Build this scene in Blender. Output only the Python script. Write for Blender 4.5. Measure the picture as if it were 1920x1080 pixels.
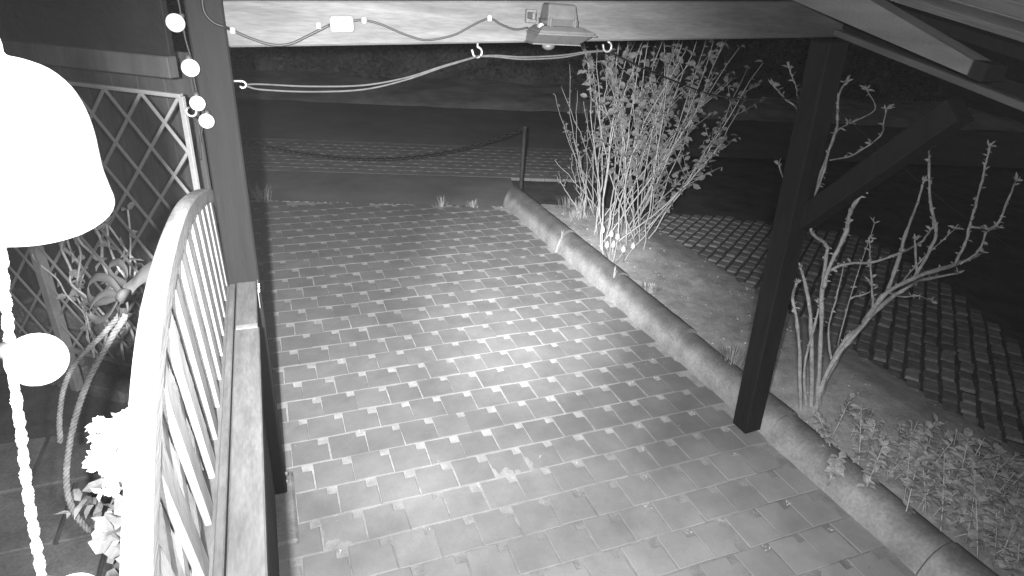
import bpy, bmesh, math, random
from mathutils import Vector as V, Matrix
random.seed(7)
R = random.uniform
scene = bpy.context.scene
for o in list(bpy.data.objects):
    bpy.data.objects.remove(o)
col = scene.collection

# ------------------------------------------------------------------ camera
FPX = 1151.776                                   # focal length in pixels of the 1920 px wide photograph
YAW, PITCH, ROLL = 0.39532, 0.44677, 0.06433
CAM = V((0.079, -3.687, 2.319))
cy, sy, cp, sp = math.cos(YAW), math.sin(YAW), math.cos(PITCH), math.sin(PITCH)
FW = V((sy*cp, cy*cp, -sp)); r0 = V((cy, -sy, 0)); u0 = r0.cross(FW)
RT = math.cos(ROLL)*r0 + math.sin(ROLL)*u0
UP = -math.sin(ROLL)*r0 + math.cos(ROLL)*u0
cd = bpy.data.cameras.new('camera'); cam = bpy.data.objects.new('camera', cd); col.objects.link(cam)
cd.sensor_width = 36; cd.lens = FPX/1920*36; cd.clip_start = 0.02; cd.clip_end = 600
m = Matrix((RT, UP, -FW)).transposed().to_4x4(); m.translation = CAM; cam.matrix_world = m
scene.camera = cam
def ray(x, y): return FW + RT*((x-960)/FPX) - UP*((y-540)/FPX)
def gnd(x, y, z=0.0):                            # photo pixel -> point at height z
    d = ray(x, y); return CAM + d*((z-CAM.z)/d.z)
def hit(x, y, P, n):                             # photo pixel -> point on a plane
    d = ray(x, y); n = V(n); return CAM + d*((V(P)-CAM).dot(n)/d.dot(n))
def dep(x, y, t): return CAM + ray(x, y)*t       # photo pixel -> point at depth t

# ------------------------------------------------------------------ night sky
w = bpy.data.worlds.new('World'); scene.world = w; w.use_nodes = True
nt = w.node_tree; bg = nt.nodes['Background']
sky = nt.nodes.new('ShaderNodeTexSky'); sky.sky_type = 'NISHITA'; sky.sun_disc = False
sky.sun_elevation = math.radians(2.0); sky.sun_rotation = math.radians(200)
bw = nt.nodes.new('ShaderNodeRGBToBW')           # the infrared sensor sees one channel
nt.links.new(sky.outputs[0], bw.inputs[0]); nt.links.new(bw.outputs[0], bg.inputs[0])
bg.inputs[1].default_value = 0.03
# ------------------------------------------------------------------ the infrared lamp of the security camera: one wide and one narrow LED, left of the lens
LAMP = CAM + V((-0.10, 0.0, 0.03)); LAMP2 = CAM + V((0.07, 0.0, 0.03))
def spot(name, power, deg, blend, tgt, rad, at):
    l = bpy.data.lights.new(name, 'SPOT'); l.energy = power; l.spot_size = math.radians(deg); l.spot_blend = blend
    l.shadow_soft_size = rad; l.color = (1, 1, 1)
    o = bpy.data.objects.new(name, l); col.objects.link(o); o.location = at
    o.rotation_euler = (tgt-at).to_track_quat('-Z', 'Y').to_euler()
spot('infrared_led_wide', 680, 98, 1.0, gnd(790, 1110), 0.02, LAMP)
spot('infrared_led_wide', 220, 146, 1.0, gnd(820, 440), 0.02, LAMP2)
spot('infrared_led_medium', 1950, 64, 1.0, gnd(810, 400), 0.02, LAMP)
spot('infrared_led_narrow', 2500, 25, 1.0, gnd(985, 540), 0.02, LAMP)
vs = scene.view_settings
vs.view_transform = 'Standard'; vs.look = 'None'; vs.gamma = 1; vs.exposure = 0.0; vs.use_curve_mapping = False
scene.render.engine = 'CYCLES'

# ------------------------------------------------------------------ materials (all grey: the picture is infrared)
def mat(name, c, var=.2, scale=9, rough=.85, bump=.15, spec=.25, stretch=(1, 1, 1), rand=0, metal=0, fine=70, bscale=None, objc=False, trans=0):
    M = bpy.data.materials.new(name); M.use_nodes = True; N = M.node_tree.nodes; L = M.node_tree.links
    b = N['Principled BSDF']
    b.inputs['Roughness'].default_value = rough; b.inputs['Specular IOR Level'].default_value = spec; b.inputs['Metallic'].default_value = metal
    if objc:
        g = N.new('ShaderNodeTexCoord'); co = g.outputs['Object']
    else:
        g = N.new('ShaderNodeNewGeometry'); co = g.outputs['Position']
    mp = N.new('ShaderNodeMapping'); mp.inputs['Scale'].default_value = stretch; L.new(co, mp.inputs['Vector'])
    n1 = N.new('ShaderNodeTexNoise'); n1.inputs['Scale'].default_value = scale; n1.inputs['Detail'].default_value = 5; n1.inputs['Roughness'].default_value = .6
    n2 = N.new('ShaderNodeTexNoise'); n2.inputs['Scale'].default_value = fine; n2.inputs['Detail'].default_value = 3
    for n in (n1, n2): L.new(mp.outputs[0], n.inputs['Vector'])
    def math_(op, a, bb):
        x = N.new('ShaderNodeMath'); x.operation = op
        for i, q in enumerate((a, bb)):
            if isinstance(q, (int, float)): x.inputs[i].default_value = q
            else: L.new(q, x.inputs[i])
        return x.outputs[0]
    def mr(src, lo, hi, f0=.3, f1=.7):
        x = N.new('ShaderNodeMapRange'); L.new(src, x.inputs[0])
        for i, q in zip((1, 2, 3, 4), (f0, f1, lo, hi)): x.inputs[i].default_value = q
        return x.outputs[0]
    v = math_('MULTIPLY', mr(n1.outputs[0], 1-var, 1+var), mr(n2.outputs[0], 1-var*.5, 1+var*.5))
    v = math_('MULTIPLY', v, c)
    if rand:
        oi = N.new('ShaderNodeObjectInfo'); v = math_('MULTIPLY', v, mr(oi.outputs['Random'], 1-rand, 1+rand, 0, 1))
    cc = N.new('ShaderNodeCombineColor')
    for i in range(3): L.new(v, cc.inputs[i])
    L.new(cc.outputs[0], b.inputs['Base Color'])
    if bump:
        bp = N.new('ShaderNodeBump'); bp.inputs['Strength'].default_value = bump; bp.inputs['Distance'].default_value = .01
        L.new(math_('ADD', n1.outputs[0], math_('MULTIPLY', n2.outputs[0], .5)), bp.inputs['Height']); L.new(bp.outputs[0], b.inputs['Normal'])
    if trans:
        t = N.new('ShaderNodeBsdfTranslucent'); L.new(cc.outputs[0], t.inputs[0])
        mx = N.new('ShaderNodeMixShader'); mx.inputs[0].default_value = trans
        L.new(b.outputs[0], mx.inputs[1]); L.new(t.outputs[0], mx.inputs[2])
        L.new(mx.outputs[0], N['Material Output'].inputs['Surface'])
    return M
MT = {
 'ground': mat('dark_soil', .10, .4, 3), 'asphalt': mat('worn_asphalt', .19, .25, 1.5, fine=120), 'road': mat('road_asphalt', .20, .25, .8, fine=90),
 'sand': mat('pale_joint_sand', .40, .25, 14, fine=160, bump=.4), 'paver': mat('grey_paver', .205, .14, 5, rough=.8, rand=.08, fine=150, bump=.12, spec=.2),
 'paverfar': mat('pale_street_paver', .25, .16, 5, fine=150, bump=.12), 'farsand': mat('grey_joint_grit', .34, .3, 6, fine=90), 'sett': mat('granite_sett', .27, .25, 20, rand=.28, bump=.3), 'settjoint': mat('sett_joint_soil', .11, .3, 10),
 'kerb': mat('pale_concrete', .34, .30, 5, fine=60, bump=.7), 'kerbtop': mat('weathered_concrete', .13, .25, 6, fine=80, bump=.3),
 'bed': mat('pale_garden_soil', .46, .3, 7, fine=60, bump=.6), 'darkwood': mat('dark_stained_wood', .020, .2, 4, stretch=(8, 8, 1), spec=.1),
 'postwood': mat('brown_stained_wood', .0095, .22, 3, stretch=(10, 10, .7), fine=25, bump=.2), 'beam': mat('light_planed_wood', .088, .28, 2.4, stretch=(1, 6, 9), fine=18, bump=.15),
 'batten': mat('grey_batten_wood', .12, .2, 3, stretch=(6, 1, 6)), 'line': mat('washing_line', .055, .2, 40, bump=.1), 'rafter': mat('pale_rafter_wood', .17, .2, 3, stretch=(6, 1, 6)), 'board': mat('roof_board_wood', .5, .2, 3, stretch=(6, 1, 6), rand=.2), 'fence': mat('pale_weathered_wood', .26, .25, 5, stretch=(5, 1, 5), fine=30, bump=.25),
 'slat': mat('slat_wood', .34, .25, 5, stretch=(5, 5, 1), fine=30, rand=.25), 'cap': mat('weathered_rail_wood', .085, .25, 6, stretch=(5, 1, 5), fine=30, bump=.3), 'trellis': mat('pale_trellis_wood', .20, .15, 8), 'board2': mat('grey_fence_board', .045, .25, 3, stretch=(6, 6, .8), rand=.2),
 'plaster': mat('rough_plaster', .011, .3, 6, bump=.6, fine=40), 'stone': mat('rubble_stone', .12, .4, 5, bump=.6, rand=.3), 'slab': mat('terrace_slab', .16, .35, 4, rand=.2, bump=.3),
 'white': mat('white_enamel', .85, .03, 5, rough=.35, bump=0, spec=.5), 'bulb': mat('white_globe_plastic', .85, .03, 5, rough=.3, bump=0, spec=.5), 'socket': mat('grey_socket_plastic', .05, .1, 20, rough=.5, bump=0),
 'rope': mat('pale_twisted_cord', .30, .25, 40, rough=.95, bump=.3), 'jute': mat('jute_rope', .13, .3, 50, bump=.5), 'cable': mat('grey_cable', .03, .1, 20, rough=.5, bump=0), 'darkcable': mat('dark_cable', .015, .1, 20, rough=.5, bump=0),
 'plastic': mat('white_plastic_box', .22, .05, 20, rough=.5, bump=0), 'zinc': mat('zinc_steel', .4, .15, 30, rough=.35, bump=.05, metal=.6, spec=.5), 'chain': mat('rusty_chain_steel', .03, .3, 60, rough=.45, metal=.5, bump=.1),
 'iron': mat('dark_iron', .05, .25, 20, rough=.6), 'alu': mat('grey_cast_housing', .075, .12, 20, rough=.5, spec=.4), 'alu_dark': mat('dark_glass_plate', .06, .1, 20, rough=.25, bump=0, spec=.5),
 'stem': mat('pale_bark', .55, .25, 25, bump=.3), 'leaf': mat('infrared_leaf', .32, .25, 12, rough=.7, bump=0, trans=.25), 'leaf2': mat('ground_cover_leaf', .48, .3, 9, rough=.7, bump=0, trans=.25),
 'vine': mat('budding_bark', .46, .3, 25, bump=.4), 'grass': mat('dry_grass', .42, .25, 20, rough=.8, bump=0, trans=.25), 'petal': mat('white_petal', .8, .06, 20, rough=.6, bump=0, trans=.2),
 'hedge': mat('hedge_leaf', .16, .4, 1.2, rough=.8, bump=0, fine=9), 'verge': mat('verge_grass', .46, .45, 1.1, bump=.4), 'ribbon': mat('grey_ribbon', .05, .12, 10, rough=.7, bump=0), 'pot': mat('planter_clay', .08, .2, 10),
 'concrete': mat('footing_concrete', .2, .3, 12, bump=.4),
}
def weathered_lit(M, c_open, c_roof, patch):
    # under the roof the paving stays dry and dusty, with near lamp brightness added in its colour, in the open the rain keeps it clean; dirt patches on top
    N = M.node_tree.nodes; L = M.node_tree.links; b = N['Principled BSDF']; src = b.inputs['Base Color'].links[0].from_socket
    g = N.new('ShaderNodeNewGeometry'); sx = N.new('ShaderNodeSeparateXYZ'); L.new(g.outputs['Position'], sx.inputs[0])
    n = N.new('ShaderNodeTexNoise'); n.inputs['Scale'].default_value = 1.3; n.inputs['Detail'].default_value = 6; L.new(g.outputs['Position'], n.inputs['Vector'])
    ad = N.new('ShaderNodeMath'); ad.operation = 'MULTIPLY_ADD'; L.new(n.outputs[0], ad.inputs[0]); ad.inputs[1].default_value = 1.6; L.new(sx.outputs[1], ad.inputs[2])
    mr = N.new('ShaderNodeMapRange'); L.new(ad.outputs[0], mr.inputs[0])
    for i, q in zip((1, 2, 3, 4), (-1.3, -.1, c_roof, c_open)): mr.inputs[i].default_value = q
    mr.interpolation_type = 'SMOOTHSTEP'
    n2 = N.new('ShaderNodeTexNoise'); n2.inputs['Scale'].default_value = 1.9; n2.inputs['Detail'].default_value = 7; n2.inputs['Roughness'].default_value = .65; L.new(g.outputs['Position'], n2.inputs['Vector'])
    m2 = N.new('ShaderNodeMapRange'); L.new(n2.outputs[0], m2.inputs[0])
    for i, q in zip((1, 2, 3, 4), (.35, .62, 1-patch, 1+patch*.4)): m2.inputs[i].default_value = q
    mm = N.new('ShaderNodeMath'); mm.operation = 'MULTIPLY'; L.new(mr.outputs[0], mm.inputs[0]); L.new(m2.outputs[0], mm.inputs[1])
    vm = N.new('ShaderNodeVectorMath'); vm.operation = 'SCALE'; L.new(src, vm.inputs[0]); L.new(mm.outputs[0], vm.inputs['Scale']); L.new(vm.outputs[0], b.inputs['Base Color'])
def crusted(M, z0, z1, low, high):               # lichen and dirt crust on the upper side of the concrete
    N = M.node_tree.nodes; L = M.node_tree.links; b = N['Principled BSDF']; src = b.inputs['Base Color'].links[0].from_socket
    g = N.new('ShaderNodeNewGeometry'); sx = N.new('ShaderNodeSeparateXYZ'); L.new(g.outputs['Position'], sx.inputs[0])
    n = N.new('ShaderNodeTexNoise'); n.inputs['Scale'].default_value = 7; n.inputs['Detail'].default_value = 7; L.new(g.outputs['Position'], n.inputs['Vector'])
    ad = N.new('ShaderNodeMath'); ad.operation = 'MULTIPLY_ADD'; L.new(n.outputs[0], ad.inputs[0]); ad.inputs[1].default_value = .075; L.new(sx.outputs[2], ad.inputs[2])
    mr = N.new('ShaderNodeMapRange'); mr.interpolation_type = 'SMOOTHSTEP'; L.new(ad.outputs[0], mr.inputs[0])
    for i, q in zip((1, 2, 3, 4), (z0, z1, low, high)): mr.inputs[i].default_value = q
    vm = N.new('ShaderNodeVectorMath'); vm.operation = 'SCALE'; L.new(src, vm.inputs[0]); L.new(mr.outputs[0], vm.inputs['Scale']); L.new(vm.outputs[0], b.inputs['Base Color'])
crusted(MT['kerb'], .12, .215, 1.05, .40)
weathered_lit(MT['paver'], .95, 1.45, .10); weathered_lit(MT['paverfar'], 1, 1, .16); weathered_lit(MT['sand'], .95, .62, .22)
# ------------------------------------------------------------------ mesh helpers
class MB:
    def __init__(s): s.v = []; s.f = []; s.mi = []
    def face(s, pts, mi=0):
        k = len(s.v); s.v += [tuple(p) for p in pts]; s.f.append(tuple(range(k, k+len(pts)))); s.mi.append(mi)
    def raw(s, vs_, fs, mi=0):
        k = len(s.v); s.v += [tuple(p) for p in vs_]
        for f in fs: s.f.append(tuple(k+i for i in f)); s.mi.append(mi)
    def box(s, lo, hi, fr=None, bev=0.0, mi=0):
        lo, hi = V(lo), V(hi); b = min(bev, min(hi-lo)*.45)
        if b <= 0:
            vs_ = [V((x, y, z)) for z in (lo.z, hi.z) for y in (lo.y, hi.y) for x in (lo.x, hi.x)]
            fs = [(0, 2, 3, 1), (4, 5, 7, 6), (0, 1, 5, 4), (2, 6, 7, 3), (0, 4, 6, 2), (1, 3, 7, 5)]
        else:
            bm = bmesh.new(); bmesh.ops.create_cube(bm, size=1)
            for q in bm.verts: q.co = V([lo[i]+(q.co[i]+.5)*(hi[i]-lo[i]) for i in range(3)])
            bmesh.ops.bevel(bm, geom=list(bm.edges), offset=b, segments=1, affect='EDGES')
            bm.verts.index_update(); vs_ = [q.co.copy() for q in bm.verts]; fs = [tuple(q.index for q in f.verts) for f in bm.faces]; bm.free()
        if fr: vs_ = [fr @ p for p in vs_]
        s.raw(vs_, fs, mi)
    def bar(s, a, b, wd, ht, up=(0, 0, 1), bev=0.003, mi=0):      # a square bar from a to b
        a, b = V(a), V(b); d = (b-a); L = d.length; d.normalize(); sd = d.cross(V(up)).normalized(); uu = sd.cross(d)
        fr = Matrix((sd, d, uu)).transposed().to_4x4(); fr.translation = a
        s.box((-wd/2, 0, -ht/2), (wd/2, L, ht/2), fr, bev, mi)
    def tube(s, pts, rad, n=6, mi=0, cap=True):
        pts = [V(p) for p in pts]; K = len(pts)
        rad = rad if isinstance(rad, (list, tuple)) else [rad]*K
        rings = []; pr = None
        for i, p in enumerate(pts):
            t = (pts[min(i+1, K-1)]-pts[max(i-1, 0)])
            t = t.normalized() if t.length > 1e-9 else V((0, 0, 1))
            if pr is None: pr = t.orthogonal().normalized()
            pr = (pr - t*pr.dot(t)); pr = pr.normalized() if pr.length > 1e-6 else t.orthogonal().normalized()
            q = t.cross(pr)
            rings.append([p+(pr*math.cos(2*math.pi*k/n)+q*math.sin(2*math.pi*k/n))*rad[i] for k in range(n)])
        vs_ = [p for r_ in rings for p in r_]
        fs = [(i*n+k, i*n+(k+1) % n, (i+1)*n+(k+1) % n, (i+1)*n+k) for i in range(K-1) for k in range(n)]
        if cap: fs += [tuple(range(n-1, -1, -1)), tuple((K-1)*n+k for k in range(n))]
        s.raw(vs_, fs, mi)
    def lathe(s, prof, o=(0, 0, 0), n=24, fr=None, mi=0):
        o = V(o); vs_ = []; K = len(prof)
        for (r_, z) in prof:
            for k in range(n):
                a = 2*math.pi*k/n; p = V((r_*math.cos(a), r_*math.sin(a), z)); vs_.append((fr @ p) if fr else o+p)
        fs = [(i*n+k, i*n+(k+1) % n, (i+1)*n+(k+1) % n, (i+1)*n+k) for i in range(K-1) for k in range(n)]
        if prof[0][0] > 1e-5: fs.append(tuple(range(n-1, -1, -1)))
        if prof[-1][0] > 1e-5: fs.append(tuple((K-1)*n+k for k in range(n)))
        s.raw(vs_, fs, mi)
    def prism(s, poly, z0, z1, bev=0, mi=0):
        n = len(poly); b = bev
        if b:
            c = V((sum(p[0] for p in poly)/n, sum(p[1] for p in poly)/n))
            top = [V((p[0], p[1])) + (c-V((p[0], p[1]))).normalized()*b*1.4 for p in poly]
            vs_ = [(p[0], p[1], z0) for p in poly]+[(p[0], p[1], z1-b) for p in poly]+[(p.x, p.y, z1) for p in top]; K = 3
        else:
            vs_ = [(p[0], p[1], z0) for p in poly]+[(p[0], p[1], z1) for p in poly]; K = 2
        fs = [(i*n+k, i*n+(k+1) % n, (i+1)*n+(k+1) % n, (i+1)*n+k) for i in range(K-1) for k in range(n)]
        fs += [tuple((K-1)*n+k for k in range(n)), tuple(range(n-1, -1, -1))]
        s.raw(vs_, fs, mi)
    def leaf(s, p, d, L, W, up=None, fold=.25, mi=0):
        d = V(d).normalized(); sd = d.cross(up or V((R(-1, 1), R(-1, 1), R(.2, 1)))); sd = sd.normalized() if sd.length > 1e-5 else d.orthogonal().normalized()
        nn = sd.cross(d); p = V(p)
        f = nn*W*fold
        s.raw([p, p+d*L*.28+sd*W*.42+f*.8, p+d*L*.66+sd*W*.40+f*.9, p+d*L-nn*W*.15, p+d*L*.66-sd*W*.40+f*.9, p+d*L*.28-sd*W*.42+f*.8, p+d*L*.5], [(0, 1, 6), (1, 2, 6), (2, 3, 6), (3, 4, 6), (4, 5, 6), (5, 0, 6)], mi)
    def mesh(s, name, mats, smooth=False):
        me = bpy.data.meshes.new(name); me.from_pydata(s.v, [], s.f); me.update()
        for q in (mats if isinstance(mats, (list, tuple)) else [mats]): me.materials.append(MT[q])
        if any(s.mi): me.polygons.foreach_set('material_index', s.mi)
        if smooth: me.polygons.foreach_set('use_smooth', [True]*len(me.polygons))
        return me
    def build(s, name, mats, parent=None, smooth=False):
        o = bpy.data.objects.new(name, s.mesh(name, mats, smooth)); col.objects.link(o)
        if parent: o.parent = parent; o.matrix_parent_inverse = PI_(parent)
        return o
def PI_(p):
    q = p; M_ = Matrix()
    while q: M_ = q.matrix_basis.copy() if q.parent is None else q.parent.matrix_basis @ q.matrix_parent_inverse @ q.matrix_basis; q = None
    return M_.inverted()
def tag(o, label=None, cat=None, group=None, kind=None):
    for k, q in (('label', label), ('category', cat), ('group', group), ('kind', kind)):
        if q: o[k] = q
    return o
def thing(name, label, cat, loc=(0, 0, 0), group=None):
    o = bpy.data.objects.new(name, None); col.objects.link(o); o.location = loc; o.empty_display_size = .05
    return tag(o, label, cat, group)
def inst(name, me, loc, rot, parent, sc=None):
    o = bpy.data.objects.new(name, me); col.objects.link(o); o.location = loc; o.rotation_euler = rot
    if sc: o.scale = sc
    if parent: o.parent = parent; o.matrix_parent_inverse = PI_(parent)
    return o
def smooth_path(pts, k=6):                       # Catmull-Rom
    pts = [V(p) for p in pts]; P = [pts[0]*2-pts[1]]+pts+[pts[-1]*2-pts[-2]]; out = []
    for i in range(1, len(P)-2):
        for j in range(k):
            t = j/k; a, b, c, d = P[i-1:i+3]
            out.append(.5*((2*b)+(c-a)*t+(2*a-5*b+4*c-d)*t*t+(3*b-a-3*c+d)*t**3))
    return out+[pts[-1]]
def sag(a, b, s, n=24): a, b = V(a), V(b); return [a.lerp(b, i/n)-V((0, 0, 1))*4*s*(i/n)*(1-i/n) for i in range(n+1)]
def ltz(o, z): o.location.z = z; return o

# ================================================================== THE SETTING
P0 = V((1.3, 3.31, 0)); E1 = V((.963, -.271, 0)); E2 = V((.271, .963, 0))      # the street runs at a slight angle behind the path
def st(a, b, z=0): q = P0+E1*a+E2*b; return V((q.x, q.y, z))
def sheet(name, pts, z, m_, kind='structure', sub=0):
    b = MB(); b.face([(p[0], p[1], z) for p in pts]); return tag(b.build(name, m_), kind=kind)
sheet('ground', [(-250, -250), (250, -250), (250, 250), (-250, 250)], -.10, 'ground')
sheet('pavement_strip', [st(-9, 0), st(1.62, 0), st(1.62, 1.3), st(-9, 1.3)], -.008, 'asphalt')
sheet('road', [st(-60, 3.2), st(60, 3.2), st(60, 7.0), st(-60, 7.0)], -.05, 'road')
b = MB()                                         # the far verge: an uneven grass bank
NX, NY = 70, 8
vs_ = [st(-16+i*.45, 7.0+j*.42, -.05+.10*min(j, 2)/2+.10*j/NY+R(-.03, .03)) for j in range(NY+1) for i in range(NX+1)]
b.raw(vs_, [(j*(NX+1)+i, j*(NX+1)+i+1, (j+1)*(NX+1)+i+1, (j+1)*(NX+1)+i) for j in range(NY) for i in range(NX)])
tag(b.build('grass_verge', 'verge', None, True), kind='structure')

# ------------------------------------------------------------------ notched pavers
A = .2
def paver_mesh(name, n=.05, jx=.0022, wob=0.0):
    h = A/2-jx; poly = [(-h, -h), (h, -h), (h, h-n), (h-n, h-n), (h-n, h), (-h, h)]
    k = MB(); t = .0035
    ins = [(-h+t, -h+t), (h-t, -h+t), (h-t, h-n-t), (h-n-t, h-n-t), (h-n-t, h-t), (-h+t, h-t)]
    vs_ = [(x, y, -.04) for x, y in poly]+[(x, y, -t) for x, y in poly]+[(x, y, 0) for x, y in ins]
    fs = [(i*6+q, i*6+(q+1) % 6, (i+1)*6+(q+1) % 6, (i+1)*6+q) for i in range(2) for q in range(6)]+[(12, 13, 14, 15), (12, 15, 16, 17)]
    if wob:
        off = [(R(-wob, wob), R(-wob, wob), R(-.0008, .0008)) for _ in range(6)]
        vs_ = [(x+off[i % 6][0], y+off[i % 6][1], z+(off[i % 6][2] if i > 11 else 0)) for i, (x, y, z) in enumerate(vs_)]
    k.raw(vs_, fs); return k
from mathutils import noise
def sand_z(x, y):
    lo = noise.noise(V((x*1.7, y*1.7, 3.1))); hi = noise.noise(V((x*19, y*19, .7))); dry = min(1, max(0, (-.6-y)/1.2))
    z = -.0055+.0022*lo+.0020*hi+.0020*dry
    edge = max(0, (x-2.52)/.16); return min(z, -.0012)+.006*edge**2*(.5+noise.noise(V((x*6, y*6, 9))))
b = MB(); NX, NY = 116, 250; x0_, x1_, y0_, y1_ = -.35, 2.72, -3.9, 3.80
vs_ = [V((x0_+(x1_-x0_)*i/NX, y0_+(y1_-y0_)*j/NY, 0)) for j in range(NY+1) for i in range(NX+1)]
for p in vs_:
    over = (p-P0).dot(E2)
    if over > 0: p -= E2*over
    p.z = sand_z(p.x, p.y)
b.raw(vs_, [(j*(NX+1)+i, j*(NX+1)+i+1, (j+1)*(NX+1)+i+1, (j+1)*(NX+1)+i) for j in range(NY) for i in range(NX)])
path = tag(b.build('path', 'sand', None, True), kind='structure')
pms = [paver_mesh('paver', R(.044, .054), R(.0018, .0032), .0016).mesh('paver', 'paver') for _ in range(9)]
cells = []
for j in range(-19, 20):
    for i in range(-3, 15):
        x = A*(i+.5*(j % 2))-A/2+.025+.0; y = A*j-A/2+.025
        if x < -.30 or x > 2.64: continue
        if (V((x, y, 0))-P0).dot(E2) > -.06: continue
        if y < -3.0: continue
        cells.append((x, y))
def seen(p):
    d = V((p[0], p[1], 0))-CAM; z = d.dot(FW)
    if z < .2: return 1e9
    px, py = 960+FPX*d.dot(RT)/z, 540-FPX*d.dot(UP)/z
    return d.length if (-40 < px < 1960 and py < 1120 and px > 440) else 1e6+d.length
cells.sort(key=seen)
for x, y in cells[:296]:
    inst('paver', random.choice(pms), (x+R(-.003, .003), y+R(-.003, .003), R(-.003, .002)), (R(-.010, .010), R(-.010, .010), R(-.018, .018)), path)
def joined_pavers(name, cl, parent, z=0, rz=0):
    k = MB(); base = paver_mesh('x')
    for x, y in cl:
        fr = Matrix.Translation((x, y, z+R(-.002, .001))) @ Matrix.Rotation(rz+R(-.01, .01), 4, 'Z'); k.raw([fr @ V(p) for p in base.v], base.f)
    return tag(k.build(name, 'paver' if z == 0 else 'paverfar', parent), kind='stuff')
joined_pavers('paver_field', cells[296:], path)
far = sheet('pavement', [st(-9, 1.3), st(3.2, 1.3), st(3.2, 3.2), st(-9, 3.2)], -.012, 'farsand')
fc = []
for j in range(9):
    for i in range(-26, 15):
        q = st(A*(i+.5*(j % 2)), 1.40+A*j); fc.append((q.x, q.y))
joined_pavers('paver_field', fc, far, -.005, math.atan2(E1.y, E1.x))
# far row edging weeds and the smooth strip
# ------------------------------------------------------------------ kerb
KX = 2.675
kerb = thing('garden_kerb', 'row of long rounded concrete kerb stones between the paved path and the garden bed', 'kerb', (KX, 0, 0))
js = [-3.55, -2.55, -1.55, -.55, .43, 1.45, 2.2, 2.98]
for q in range(len(js)-1):
    y0, y1 = js[q]+.003, js[q+1]-.003; dx = [0, .0, .010, -.004, .010, -.004, .004][q]; rot = R(-.008, .008); dz = R(-.006, .006)
    prof = [(0, -.08), (.0, .008), (.010, .048), (.028, .088), (.055, .122), (.088, .144), (.122, .153), (.155, .150), (.185, .137), (.205, .112), (.214, .08), (.216, -.08)]
    hf = (1.0, 1.0, 1.08, 1.22, 1.36, 1.46, 1.46)[q]; prof = [(a*1.04, z*hf if z > 0 else z) for a, z in prof]
    k = MB(); n = len(prof); ny = 10; vs2 = []
    for s_ in range(ny+1):
        y = y0+(y1-y0)*s_/ny
        for i, (a, z) in enumerate(prof):
            vs2.append((KX+dx+a+rot*(y-y0)+R(-.002, .002), y, z+dz*(z > 0)+R(-.002, .002)))
    k.raw(vs2, [(s_*n+i, (s_+1)*n+i, (s_+1)*n+i+1, s_*n+i+1) for s_ in range(ny) for i in range(n-1)])
    k.raw(vs2[:n], [tuple(range(n))]); k.raw(vs2[ny*n:], [tuple(range(n-1, -1, -1))])
    k.build('kerb_stone', 'kerb', kerb, True)
# ------------------------------------------------------------------ garden bed
b = MB(); NX, NY = 34, 60
def inbed(x, y): return True
vs_ = []
for j in range(NY+1):
    for i in range(NX+1):
        x = KX+.20+i*.075; y = -3.6+j*.107; lim = st(0, 0)
        z = .07+.03*math.sin(x*3.1)*math.cos(y*2.3)+R(-.008, .008)
        z *= 1 if x < 3.7 else max(.0, 1-(x-3.7)/.5); vs_.append((x, y, z-.012*(x > 4.1)))
b.raw(vs_, [(j*(NX+1)+i, j*(NX+1)+i+1, (j+1)*(NX+1)+i+1, (j+1)*(NX+1)+i) for j in range(NY) for i in range(NX) if i*.075+KX+.2 < 4.25 and -3.6+j*.107 < 2.75-(i*.075)*.28])
tag(b.build('garden_bed', 'bed', None, True), kind='structure')
# sett-paved drive at the right, stones laid at an angle
poly = [gnd(*q) for q in ((1205, 405), (1340, 407), (1460, 425), (1600, 440), (1760, 520), (1900, 640), (1990, 760), (1960, 930), (1800, 900), (1690, 830), (1580, 715), (1480, 620), (1420, 560), (1330, 505), (1240, 440))]
big = [gnd(*q) for q in ((1190, 400), (1340, 402), (1460, 420), (1610, 434), (1775, 514), (1920, 634), (2010, 760), (1970, 960), (1780, 915), (1670, 845), (1555, 720), (1455, 625), (1395, 560), (1310, 505), (1220, 450))]
drive = sheet('driveway', [(p.x, p.y) for p in big], .006, 'settjoint')
def inside(x, y, pl):
    c = False; n = len(pl)
    for i in range(n):
        a, q = pl[i], pl[i-1]
        if (a.y > y) != (q.y > y) and x < (q.x-a.x)*(y-a.y)/(q.y-a.y)+a.x: c = not c
    return c
D1 = V((.804, .595, 0)); D2 = V((.595, -.804, 0)); ang = math.atan2(D1.y, D1.x); sm = []
for v_ in range(5):
    k = MB(); pts = []
    for cxx, cyy in ((-1, -1), (0, -1.05), (1, -1), (1.05, 0), (1, 1), (0, 1.05), (-1, 1), (-1.05, 0)):
        pts.append((cxx*.070*R(.9, 1.02), cyy*.044*R(.9, 1.02)))
    k.prism(pts, -.03, .022, .008); sm.append(k.mesh('sett', 'sett'))
sc_ = []
for i in range(-40, 60):
    for j in range(-45, 45):
        q = V((4.6, -.2, 0))+D1*(.160*(i+.5*(j % 2)))+D2*(.112*j)
        if inside(q.x, q.y, poly): sc_.append(q)
sc_.sort(key=lambda q: (q-CAM).length)
for q in sc_[:296]:
    inst('sett', random.choice(sm), (q.x+R(-.006, .006), q.y+R(-.006, .006), R(-.006, .006)), (R(-.05, .05), R(-.05, .05), ang+R(-.06, .06)+random.choice((0, math.pi))), drive, (R(.92, 1.06), R(.92, 1.05), 1))
if len(sc_) > 296:
    k = MB()
    for q in sc_[296:]:
        me = random.choice(sm); fr = Matrix.Translation(q) @ Matrix.Rotation(ang+R(-.06, .06), 4, 'Z')
        k.raw([fr @ p.co for p in me.vertices], [tuple(p.vertices) for p in me.polygons])
    tag(k.build('sett_field', 'sett', drive), kind='stuff')
print('pavers', len(cells), 'setts', len(sc_))

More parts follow.
